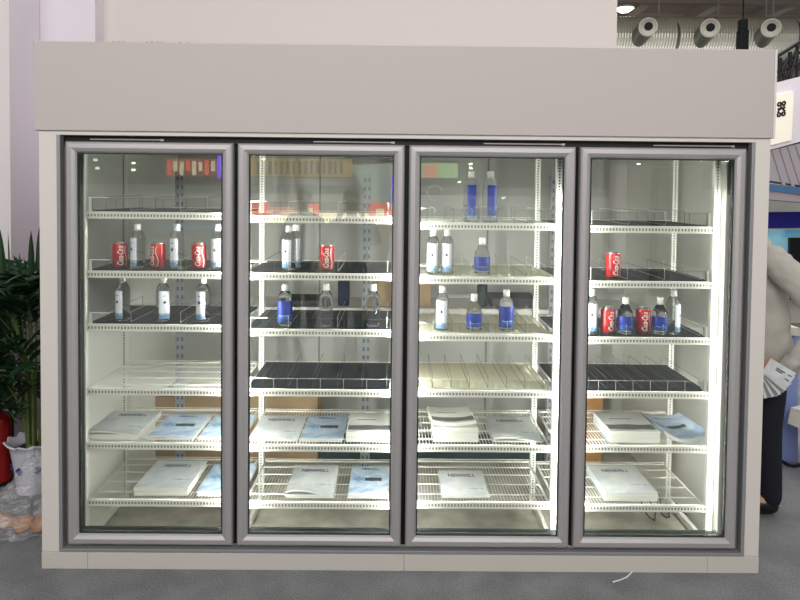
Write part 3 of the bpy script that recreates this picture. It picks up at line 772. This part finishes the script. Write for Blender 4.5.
# ------------------------------------------------------------------ people
def skin(name, verts, edges, radii, m, parent, sub=2, root=0):
    me = bpy.data.meshes.new(name); me.from_pydata([tuple(v) for v in verts], edges, []); me.update()
    o = bpy.data.objects.new(name, me); COL.objects.link(o); o.parent = parent
    mo = o.modifiers.new('skin', 'SKIN'); mo.use_smooth_shade = True; mo.branch_smoothing = .6
    sv = me.skin_vertices[0].data
    for i, r in enumerate(radii):
        sv[i].radius = r if isinstance(r, tuple) else (r, r); sv[i].use_root = (i == root)
    s = o.modifiers.new('sub', 'SUBSURF'); s.levels = sub; s.render_levels = sub
    me.materials.append(m); return o
def person(label, loc, rz, coat, pants, rh, lh, relbow, lelbow, group=None, bend=.0, bag=None, headyaw=0):
    """figure faces +y in its own frame; hands at rh / lh"""
    t = thing('person', label, 'person', loc, rz, group)
    V, E, R = [], [], []
    def add(p, r, par=None):
        V.append(Vector(p)); R.append(r); i = len(V)-1
        if par is not None: E.append((par, i))
        return i
    b = bend
    pel = add((0,0,.93), (.145,.10)); ab = add((0,.01+b*.2,1.08), (.13,.095), pel); ch = add((0,.0+b*.6,1.27), (.155,.105), ab); un = add((0,-.01+b*.9,1.40), (.11,.075), ch)
    nk = add((0,.0+b*1.1,1.475), (.052,.055), un); hb = add((0,.015+b*1.4,1.535), (.060,.070), nk); hm = add((0,.022+b*1.6,1.60), (.073,.090), hb); ht = add((0,.015+b*1.7,1.665), (.066,.080), hm)
    def hand(w, d, side):
        d = Vector(d).normalized(); w = Vector(w); n_ = Vector((0,0,1)).cross(d)
        if n_.length < .2: n_ = Vector((1,0,0))
        n_.normalize(); pal = w + d*.055
        pi_ = add(pal, (.030,.016))
        for k, (off, L) in enumerate(((-.027,.060),(-.009,.072),(.009,.068),(.026,.054))):
            a_ = add(pal + d*.03 + n_*off, .0095, pi_); b_ = add(pal + d*(.03+L*.5) + n_*off*1.1 + Vector((0,0,-.006)), .0085, a_); add(pal + d*(.03+L*.85) + n_*off*1.1 + Vector((0,0,-.024)), .0075, b_)
        a_ = add(pal - n_*.035*side + d*-.005, .0105, pi_); add(pal - n_*.05*side + d*.035, .009, a_)
        return pi_
    jv, je, jr = [], [], []
    arms = []
    for sgn, el, hd in ((1, relbow, rh), (-1, lelbow, lh)):
        sh = add((sgn*.175, b*.8, 1.385), (.058,.055), un); e_ = add(el, .042, sh); w_ = add(Vector(hd), (.028,.024), e_)
        dd = (Vector(hd)-Vector(el)); k0 = len(V); p_ = hand(Vector(hd), dd, sgn); E.append((w_, p_)); arms.append((Vector((sgn*.175, b*.8, 1.385)), Vector(el), Vector(hd)))
    for sgn in (1, -1):
        h_ = add((sgn*.09,0,.88), .088, pel); k_ = add((sgn*.10,.02,.49), .055, h_); a_ = add((sgn*.105,-.01,.10), .038, k_); add((sgn*.11,.10,.04), .035, a_)
    skin('body', V, E, R, M['skin'], t, 2)
    # coat
    V2 = [Vector((0,-.01,.73)), Vector((0,.01+b*.2,1.06)), Vector((0,b*.6,1.27)), Vector((0,-.01+b*.9,1.40)), Vector((0,b*1.0,1.46))]
    R2 = [(.175,.14),(.165,.13),(.185,.135),(.135,.10),(.075,.07)]; E2 = [(0,1),(1,2),(2,3),(3,4)]
    for s0, el, hd in arms:
        i = len(V2); V2 += [s0, (s0+el)/2, el, (el+hd)/2, hd]; R2 += [.078, .072, .064, .056, .046]; E2 += [(3,i),(i,i+1),(i+1,i+2),(i+2,i+3),(i+3,i+4)]
    jk = skin('jacket', V2, E2, R2, coat, t, 3)
    if 'folds' not in bpy.data.textures:
        tx = bpy.data.textures.new('folds', 'CLOUDS'); tx.noise_scale = .11; tx.noise_depth = 2
    dm = jk.modifiers.new('folds', 'DISPLACE'); dm.texture = bpy.data.textures['folds']; dm.strength = .055; dm.mid_level = .5; dm.texture_coords = 'LOCAL'
    V3 = [Vector((0,0,.97)), Vector((0,0,.86))]; R3 = [(.135,.09),(.145,.10)]; E3 = [(0,1)]
    for sgn in (1,-1):
        i = len(V3); V3 += [Vector((sgn*.09,0,.80)), Vector((sgn*.10,.025,.49)), Vector((sgn*.105,-.005,.035))]; R3 += [.100,.076,.058]; E3 += [(1,i),(i,i+1),(i+1,i+2)]
    skin('trousers', V3, E3, R3, pants, t, 2)
    for sgn in (1,-1):
        skin('shoe', [Vector((sgn*.105,-.05,.045)), Vector((sgn*.107,.04,.05)), Vector((sgn*.11,.15,.035))], [(0,1),(1,2)], [(.042,.043),(.046,.05),(.038,.033)], M['shoe'], t, 2)
    # hair and face
    hd0 = Vector((0,.012+b*1.65,1.632)); bm = bmesh.new(); bmesh.ops.create_uvsphere(bm, u_segments=24, v_segments=16, radius=1)
    for v in list(bm.verts):
        c0 = v.co.copy(); v.co = Vector((c0.x*.088, c0.y*.104-.012, c0.z*.098+.012)) + hd0
    bmesh.ops.delete(bm, geom=[v for v in bm.verts if (v.co.y-hd0.y > .035 and v.co.z < hd0.z+.055) or v.co.z < hd0.z-.075], context='VERTS')
    me = bpy.data.meshes.new('hair'); bm.to_mesh(me); bm.free(); me.materials.append(M['hair'])
    for p_ in me.polygons: p_.use_smooth = True
    ho = bpy.data.objects.new('hair', me); COL.objects.link(ho); ho.parent = t; so = ho.modifiers.new('s', 'SOLIDIFY'); so.thickness = .012
    f_ = MB()
    for sx in (-.03,.03): f_.lathe([(0,-.007),(.009,-.003),(.009,.003),(0,.007)], 10, 0, (sx, hd0.y+.078, 1.612), cap=False)
    f_.build('eye', M['ink'], t)
    MB().tube([(0,hd0.y+.078,1.605),(0,hd0.y+.104,1.578),(0,hd0.y+.082,1.572)], .010, 8).build('nose', M['skin'], t, smooth=True)
    MB().box(-.022,.022,hd0.y+.074,hd0.y+.084,1.545,1.552).build('mouth', mat('lip', (150,90,84), .6), t, bevel=.002)
    e_ = MB()
    for sx in (-.078,.078): e_.lathe([(0,-.028),(.012,-.015),(.014,.01),(0,.028)], 10, 0, (sx, hd0.y-.005, 1.60), cap=False)
    e_.build('ear', M['skin'], t, smooth=True)
    return t
YP = .62; px_ = at(763, 400, YP)
HP = person('person in a grey jacket and dark trousers, half hidden behind the fridge, holding brochures', (px_.x, YP, 0), radians(84), M['sleeve'], M['trouser'],
       (.18,.18,1.02), (-.20,.02,.78), (.26,-.05,1.12), (-.27,-.19,1.07), bend=.07)
mat('page_grey', (136,138,146), .5)  # grey page tone for every other brochure in the fan
# the fan of brochures in the hand
for k in range(9):
    a = radians(-30-6.5*k)
    bp_ = at(763, 371, YP-.27)
    w, h_ = .150, .095
    vs0 = [(0,-.012),(w,-.012),(w,.075),(0,.075)]
    pr = [(x*cos(a)-z*sin(a), x*sin(a)+z*cos(a)) for x, z in vs0]
    o = MB().prism(pr, 0, .0012).build('brochure', COVER_T if k == 0 else (COVER_G if k % 2 else MATS['page_grey']), loc=(bp_.x, bp_.y+.0035*k, bp_.z))
    tag(o, 'front brochure of the fan held by the person in grey' if k == 0 else 'white brochure fanned behind the front one in the hand of the person in grey', 'brochure', None if k == 0 else 'fanned brochures')
    if k == 0:
        for zz, x0_, x1_ in ((.045,.05,.10),(.035,.05,.09),(.045,.12,.14),(.02,.115,.14)):
            q = [(x0_,zz),(x1_,zz),(x1_,zz+.006),(x0_,zz+.006)]; MB().prism([(x*cos(a)-z*sin(a), x*sin(a)+z*cos(a)) for x, z in q], -.0008, -.0002).build('printed_line', M['greywire'], o)

# ------------------------------------------------------------------ booth at the right
def slab(name, pts, Y, th, m, label=None, cat=None, kind=None, parent=None):
    poly = [(at(x, y, Y).x, at(x, y, Y).z) for x, y in pts]
    o = MB().prism(poly, Y, Y+th).build(name, m)
    if parent: o.parent = parent; o.matrix_parent_inverse = Matrix.Translation(-parent.location); return o
    return tag(o, label, cat, None, kind)
YO = 4.2
bo = thing('exhibition_booth', 'white neighbouring booth with a lit sign, ribbed grey canopy and royal blue band', 'booth', (at(830, 300, YO).x, YO, 0))
slab('fascia', [(740,92),(802,76),(870,62),(870,128),(799,142),(740,158)], YO, .5, M['walll'], parent=bo)
sg = slab('sign_panel', [(740,103),(794,91.5),(791.5,140),(740,153)], YO-.03, .028, emitmat('sign_glow', (240,232,216), .28), parent=bo)
slab('canopy', [(740,158),(870,126),(870,196),(740,176)], YO+.02, .25, M['greyrib'], parent=bo)
for k in range(7):
    slab('canopy_rib', [(772+k*8,150-k*1.6),(775+k*8,149.4-k*1.6),(786+k*9,186+k),(783+k*9,186+k)], YO+.005, .014, M['pinkgrey'], parent=bo)
slab('blue_rail', [(740,180),(870,196),(870,203),(740,187)], YO-.02, .06, M['bluerail'], parent=bo)
slab('underside_trim', [(740,188),(870,203),(870,208),(740,197)], YO, .3, M['pinkgrey'], parent=bo)
slab('booth_wall', [(700,190),(870,190),(870,330),(700,330)], YO+1.2, .1, M['creamwall'], parent=bo)
slab('blue_band', [(740,212.5),(870,211),(870,227.5),(740,228.5)], YO+.6, .08, M['royal'], parent=bo)
slab('lit_display', [(740,230),(790,230),(790,300),(740,300)], YO+.9, .05, emitmat('teal_glow', (140,190,205), .35), parent=bo)
slab('dark_screen', [(790.5,238),(835,238),(835,300),(790.5,300)], YO+.8, .05, M['blackm'], parent=bo)
slab('screen_top', [(785,230),(835,230),(835,237),(785,237)], YO+.8, .05, emitmat('teal_dim', (100,160,186), .3), parent=bo)
# the character on the lit sign, built of strokes
s0 = at(781.5, 109, YO-.034); u = .0125
ch_ = MB()
def stroke(x0, z0, x1, z1, t_=1.55):
    d = Vector((x1-x0, 0, z1-z0)); n_ = Vector((-d.z, 0, d.x)).normalized()*t_*u/2
    a, b_ = Vector((x0*u*.82,0,z0*u)), Vector((x1*u*.82,0,z1*u)); sk = .22
    poly = [(p.x, p.z + sk*p.x) for p in (a+n_, b_+n_, b_-n_, a-n_)]; ch_.prism(poly, 0, .004)
for cx in (-2.4, 2.4):
    for cz in (4.6, -4.6):
        x0, x1, z0, z1 = cx-1.5, cx+1.5, cz-1.4, cz+1.4
        stroke(x0,z0,x1,z0); stroke(x0,z1,x1,z1); stroke(x0,z0,x0,z1); stroke(x1,z0,x1,z1)
stroke(-4.4,.6,4.4,.6); stroke(0,2.8,-1,.6); stroke(-1,.6,-4.2,-2.6); stroke(.4,.6,4.2,-2.6); stroke(2.4,2.6,3.2,1.6)
o = ch_.build('sign_character', M['ink'], loc=s0); o.parent = bo; o.matrix_parent_inverse = Matrix.Translation(-bo.location)
# blue counter with cream top, cable
cnt = thing('counter', 'periwinkle blue counter with a cream top behind the person in grey', 'counter', gp(800, 462))
YC = gp(800, 462).y
slab('counter_front', [(760,334),(798,334),(798,466),(760,452)], YC, .35, M['periw'], parent=cnt)
slab('counter_top', [(755,325),(800,328),(800,336),(755,333)], YC-.05, .45, M['creamwall'], parent=cnt)
tag(MB().tube([gp(772,454,.01), gp(779,459,.008), gp(788,465,.008), gp(794,466,.01), gp(806,463,.01)], .010, 8).build('floor_cable', M['blackm'], smooth=True), 'black cable lying on the carpet at the foot of the blue counter', 'cable')
pd = gp(822, 478); pod = thing('podium', 'pale lavender podium at the right edge holding a brochure pile', 'podium', pd)
MB().lathe([(.10,0),(.10,.012),(.075,.02),(.072,.24),(.075,.265),(.115,.272),(.115,.285)], 28).build('podium_body', M['pinkgrey'], pod, smooth=True)
for k in range(6):
    o = MB().box(-.12, .12, -.16, .16, 0, .018).build('brochure', COVER_G if k == 5 else M['paper'], loc=(pd.x+.02+.003*k, pd.y, .286+.0185*k), rot=(0, 0, .3+.03*k), bevel=.001)
    tag(o, 'top brochure of the pile on the lavender podium' if k == 5 else 'cream edged brochure under the top one on the podium', 'brochure', None if k == 5 else 'podium brochures')
# black lattice truss
tr = thing('lattice_truss', 'black lattice truss standing above the white booth at the right edge', 'truss', (at(790, 80, 4.6).x, 4.6, 0))
q = MB(); A = lambda x, y, Y=4.55: tuple(at(x, y, Y))
for (a, b_) in (((776,57),(806,38)),((778,72),(812,57)),((780,58),(780,110)),((790,52),(790,90)),((797,46),(797,90)),((780,74),(788,58)),((784,88),(791,62)),((790,76),(797,52)),((797,72),(804,50)),((806,38),(806,90)),((782,64),(800,52)),((786,90),(782,64))):
    q.tube([A(*a), A(*b_)], .022 if a[0] in (776,778,790,780) else .012, 7)
    q.tube([A(*a, 4.85), A(*b_, 4.85)], .018, 7)
o = q.build('truss_chords', M['blackm']); o.parent = tr; o.matrix_parent_inverse = Matrix.Translation(-tr.location)

# ducts and nozzles under the hall roof
YD = 14.5
d0, d1 = at(560, 38, YD), at(860, 39, YD); Rd = .58
dt = thing('air_duct', 'long ribbed silver air duct under the hall roof', 'duct', (d0+d1)/2)
q = MB(); n = 110; ax = (d1-d0); prof_pts = []
side = ax.normalized(); upv = Vector((0,0,1)); fw = side.cross(upv)
rings = []
for i in range(n*2+1):
    c0 = d0+ax*i/(n*2); r = Rd*(1.0 if i % 2 else .98)
    rings.append([c0 + upv*r*cos(2*pi*k/32)*1.0 + fw*r*sin(2*pi*k/32) for k in range(32)])
q.add([v for g in rings for v in g], [(i*32+k, i*32+(k+1) % 32, (i+1)*32+(k+1) % 32, (i+1)*32+k) for i in range(n*2) for k in range(32)])
o = q.build('duct_pipe', M['duct']); o.parent = dt; o.matrix_parent_inverse = Matrix.Translation(-dt.location)
for px in (669.5, 728.5, 787.5):
    c0 = at(px, 40, YD); q = MB(); q.tube([c0-side*.03, c0+side*.03], Rd*1.03, 32)
    o = q.build('duct_collar', M['ductdark'], smooth=True); o.parent = dt; o.matrix_parent_inverse = Matrix.Translation(-dt.location)
def nozzle(px, py, which):
    f0 = at(px, py, YD-1.15); b0 = at(px-11, py+13, YD-.35)
    t = thing('jet_nozzle', f'{which} white rimmed round jet nozzle on the silver air duct', 'nozzle', f0, group='jet nozzles on the air duct')
    f0v, b0v = Vector((0,0,0)), b0-f0; d = -(b0v.normalized()); e = (Vector((CAM.x, CAM.y, CAM.z))-f0).normalized(); d = (d*.45+e*.75).normalized()
    MB().tube([b0v*1.15, b0v*.10], .225, 28).build('nozzle_barrel', M['ductdark'], t, smooth=True)
    MB().tube([f0v-d*.14, f0v+d*.05], .235, 30).build('nozzle_rim', M['nozzle'], t, smooth=True)
    MB().tube([f0v+d*.045, f0v+d*.085], .205, 30, r2=.15).build('nozzle_face', M['nozzle'], t, smooth=True)
    MB().tube([f0v+d*.07, f0v+d*.10], .105, 24).build('nozzle_opening', M['black'], t, smooth=True)
nozzle(648, 27, 'leftmost'); nozzle(710, 28, 'middle'); nozzle(771, 28, 'rightmost')
hp = at(742.5, 36, 11)
hs = thing('hanging_speaker', 'black box hanging before the air duct between the middle and right nozzles', 'speaker', hp)
MB().box(-.095,.095,-.1,.1,-.42,.12).build('speaker_body', M['blackm'], hs, bevel=.02)
MB().box(-.075,.075,-.09,.09,.12,.36).box(-.12,.12,-.05,.05,.0,.08).build('clamp', M['blackm'], hs, bevel=.02)
MB().tube([(0,0,.36),(0,0,2.6)], .015, 6).build('hanging_cable', M['blackm'], hs)
for px, nm in ((659,'left'),(718,'middle'),(766,'right'),(773,'far right')):
    p0 = at(px, 18, YD-.3); tag(MB().tube([(0,0,0),(0,0,7.6-p0.z)], .025 if px > 760 else .015, 8).build('suspension_rod', M['galv'], loc=p0), f'{nm} thin steel rod holding the silver air duct from the roof', 'rod', 'duct suspension rods')
lp = at(624.5, 9, 15.6)
hl = thing('high_bay_lamp', 'bright high bay lamp under the hall roof beside the pink white wall', 'lamp', lp)
MB().lathe([(.10,.25),(.16,.20),(.26,.05),(.27,.0)], 24, cap=False).build('reflector', M['nozzle'], hl, smooth=True)
MB().lathe([(.0,-.10),(.14,-.08),(.22,-.02),(.24,.02),(0,.03)], 24, cap=False).build('bulb', emitmat('lamp_glow', (255,255,246), 6), hl, smooth=True)
MB().tube([(0,0,.25),(0,0,.6)], .02, 6).build('stem', M['blackm'], hl)

# ------------------------------------------------------------------ the hall behind the photographer (mirrored in the doors)
def obox(px0, px1, py0, py1, L, m, name='panel', th=.06, label=None, cat=None, parent=None, kind=None):
    a, b_ = opp(px0, py0, L), opp(px1, py1, L)
    o = MB().box(min(a.x,b_.x), max(a.x,b_.x), -L-th, -L, min(a.z,b_.z), max(a.z,b_.z)).build(name, m)
    if parent: o.parent = parent; o.matrix_parent_inverse = Matrix.Translation(-parent.location); return o
    return tag(o, label, cat, None, kind)
LB = 7.0
ob = thing('opposite_booth', 'booth across the aisle with a gold fascia and lit red signs, mirrored in the doors', 'booth', opp(320, 300, LB))
obox(-60, 900, 190, 400, LB+1.6, mat('opp_wall', (190,188,184), .8), 'booth_wall', parent=ob)
obox(-60, 900, 100, 192, LB+1.7, mat('opp_dark', (52,56,54), .8), 'upper_wall', parent=ob)
obox(240, 352, 158, 177, LB, emitmat('gold_fascia', (150,122,60), 3), 'gold_fascia', parent=ob)
q = MB()
for k in range(15):
    a = opp(256+k*6, 161, LB-.01); b_ = opp(256+k*6+2+random.random()*1.5, 174, LB-.01)
    q.box(min(a.x,b_.x), max(a.x,b_.x), -LB+.001, -LB+.02, min(a.z,b_.z), max(a.z,b_.z))
o = q.build('fascia_bars', M['charcoal']); o.parent = ob; o.matrix_parent_inverse = Matrix.Translation(-ob.location)
obox(240, 400, 177, 186, LB+.02, M['greyrib'], 'fascia_trim', parent=ob)
RG = emitmat('red_glow', (226,84,62), 3.2); YG = emitmat('warm_white_glow', (250,240,190), 3.2); GG = emitmat('green_glow', (150,190,130), 2.2)
for a, b_, c, d_, m_ in ((251,268,203,219,RG),(268,293,207,216,emitmat('pink_glow',(230,160,140),2)),(298,318,204,222,RG),(304,312,208,216,YG),(369,392,203,222,RG),(376,384,209,216,YG),
        (318,336,213,223,YG),(342,392,213,225,YG),(266,296,216,223,YG)):
    obox(a, b_, c, d_, LB+(.3 if m_ is YG else .2)-(.15 if a in (304,376) else 0), m_, 'lit_panel', parent=ob)
obox(164, 224, 158, 177, LB-.2, emitmat('sign_back', (150,92,70), 1.1), 'lit_sign', parent=ob)
for k in range(9):
    obox(166+k*6.3, 169.6+k*6.3, 160+(k % 3), 175-(k % 2)*4, LB-.25, emitmat('sign_marks', (226,216,176), 2.4) if k % 3 else RG, 'lit_mark', th=.02, parent=ob)
PG = emitmat('violet_glow', (96,48,220), 7)
obox(216.5, 219, 152, 178, LB-.3, PG, 'violet_tube', parent=ob); obox(391.5, 396, 175, 205, LB-.3, PG, 'violet_tube', parent=ob)
obox(150, 226, 225, 230, LB, emitmat('cyan_glow', (110,160,180), 1.3), 'lit_shelf', parent=ob)
obox(418, 458, 163, 178, LB-.2, GG, 'lit_sign', parent=ob)
obox(424, 438, 165, 177, LB-.25, emitmat('salmon_glow', (220,140,110), 2), 'lit_mark', parent=ob)
pl = [opp(x, y, LB-.1) for x, y in ((348,165),(395,163),(395,200),(372,200))]
o = MB().prism([(p_.x, p_.z) for p_ in pl], -LB-.05, -LB+.1).build('slanted_canopy', emitmat('pale_green', (160,176,160), 1.1)); o.parent = ob; o.matrix_parent_inverse = Matrix.Translation(-ob.location)
q = MB(); c0 = opp(435, 193, LB-.3); q.tube([c0+Vector((.115*cos(t), 0, .115*sin(t))) for t in [radians(20+k*16) for k in range(19)]], .016, 8)
o = q.build('ring_logo', emitmat('ring_glow', (150,156,150), 1.6), smooth=True); o.parent = ob; o.matrix_parent_inverse = Matrix.Translation(-ob.location)
SP = emitmat('spot_glow', (220,250,220), 14)
for i, (px, py) in enumerate(((94,159),(96,167),(132,162),(132,169),(253,154),(263,158),(471,163),(471,167),(460,181),(640,163),(662,158),(703,159),(729,160),(737,163),(504,197))):
    c0 = opp(px, py, LB-.6)
    o = MB().lathe([(0,-.03),(.024,-.024),(.030,-.012),(.026,0),(0,.0)], 14, cap=False).build('spotlight', SP, ob); o.location = c0 - ob.location
obox(612, 700, 165, 330, LB+.6, M['pinkgrey'], 'side_wall', parent=ob)
obox(654, 657, 170, 330, LB+.4, M['charcoal'], 'door_post', parent=ob); obox(654, 690, 168, 172, LB+.4, M['charcoal'], 'door_head', parent=ob)
# photographer and bystander
pA = opp(350, 300, 3.05)
person('person in a dark coat at the camera, mirrored in the second door', (pA.x, -3.12, -.02), .0, M['darkcoat'], M['trouser'],
       (.12,.20,1.46), (-.10,.20,1.46), (.24,.08,1.22), (-.24,.08,1.22))
pB = opp(303, 300, 4.4)
person('bystander in a dark coat further back, mirrored faintly in the second door', (pB.x, -4.4, -.02), .3, M['darkcoat'], M['trouser'],
       (.22,.12,.95), (-.22,.12,.95), (.26,-.03,1.15), (-.26,-.03,1.15))

# ------------------------------------------------------------------ light
w = bpy.data.worlds.new('hall_air'); sc.world = w; w.use_nodes = True
w.node_tree.nodes['Background'].inputs[0].default_value = (.82,.82,.83,1); w.node_tree.nodes['Background'].inputs[1].default_value = .44
def area(loc, rot, sx, sy, e, col=(1,.98,.95)):
    l = bpy.data.lights.new('unseen_light', 'AREA'); l.shape = 'RECTANGLE'; l.size = sx; l.size_y = sy; l.energy = e; l.color = col
    o = bpy.data.objects.new('unseen_light', l); COL.objects.link(o); o.location = loc; o.rotation_euler = rot; return o
area((-.3, -5.2, 4.6), (radians(58),0,0), 8, 2.5, 300)
area((1, 4.0, 6.0), (0,0,0), 10, 3, 330)
area((5, 9.0, 8.5), (radians(40),0,0), 10, 1.5, 900, (1,.97,.9))  # unseen lamp added to brighten the air duct
area((6, 12, 1.5), (radians(170),0,0), 8, 4, 160, (1,.97,.9))  # unseen uplight added below the duct and roof deck
area((4.5, .5, 5.0), (radians(55),0,0), 3, 1.5, 55)  # unseen lamp added to lift the booth fascia and canopy
area((0, -5.6, 4.6), (radians(-55),0,0), 7, 1.5, 650)  # unseen lamp added to light the opposite booth wall for the reflections
vs_ = sc.view_settings; vs_.view_transform = 'Standard'; vs_.look = 'None'; vs_.gamma = 1; vs_.exposure = 0; vs_.use_curve_mapping = False
sc.cycles.use_denoising = True; sc.cycles.max_bounces = 10; sc.cycles.transparent_max_bounces = 24; sc.cycles.transmission_bounces = 8; sc.cycles.glossy_bounces = 4
sc.cycles.sample_clamp_indirect = 6; sc.cycles.caustics_reflective = False; sc.cycles.caustics_refractive = False
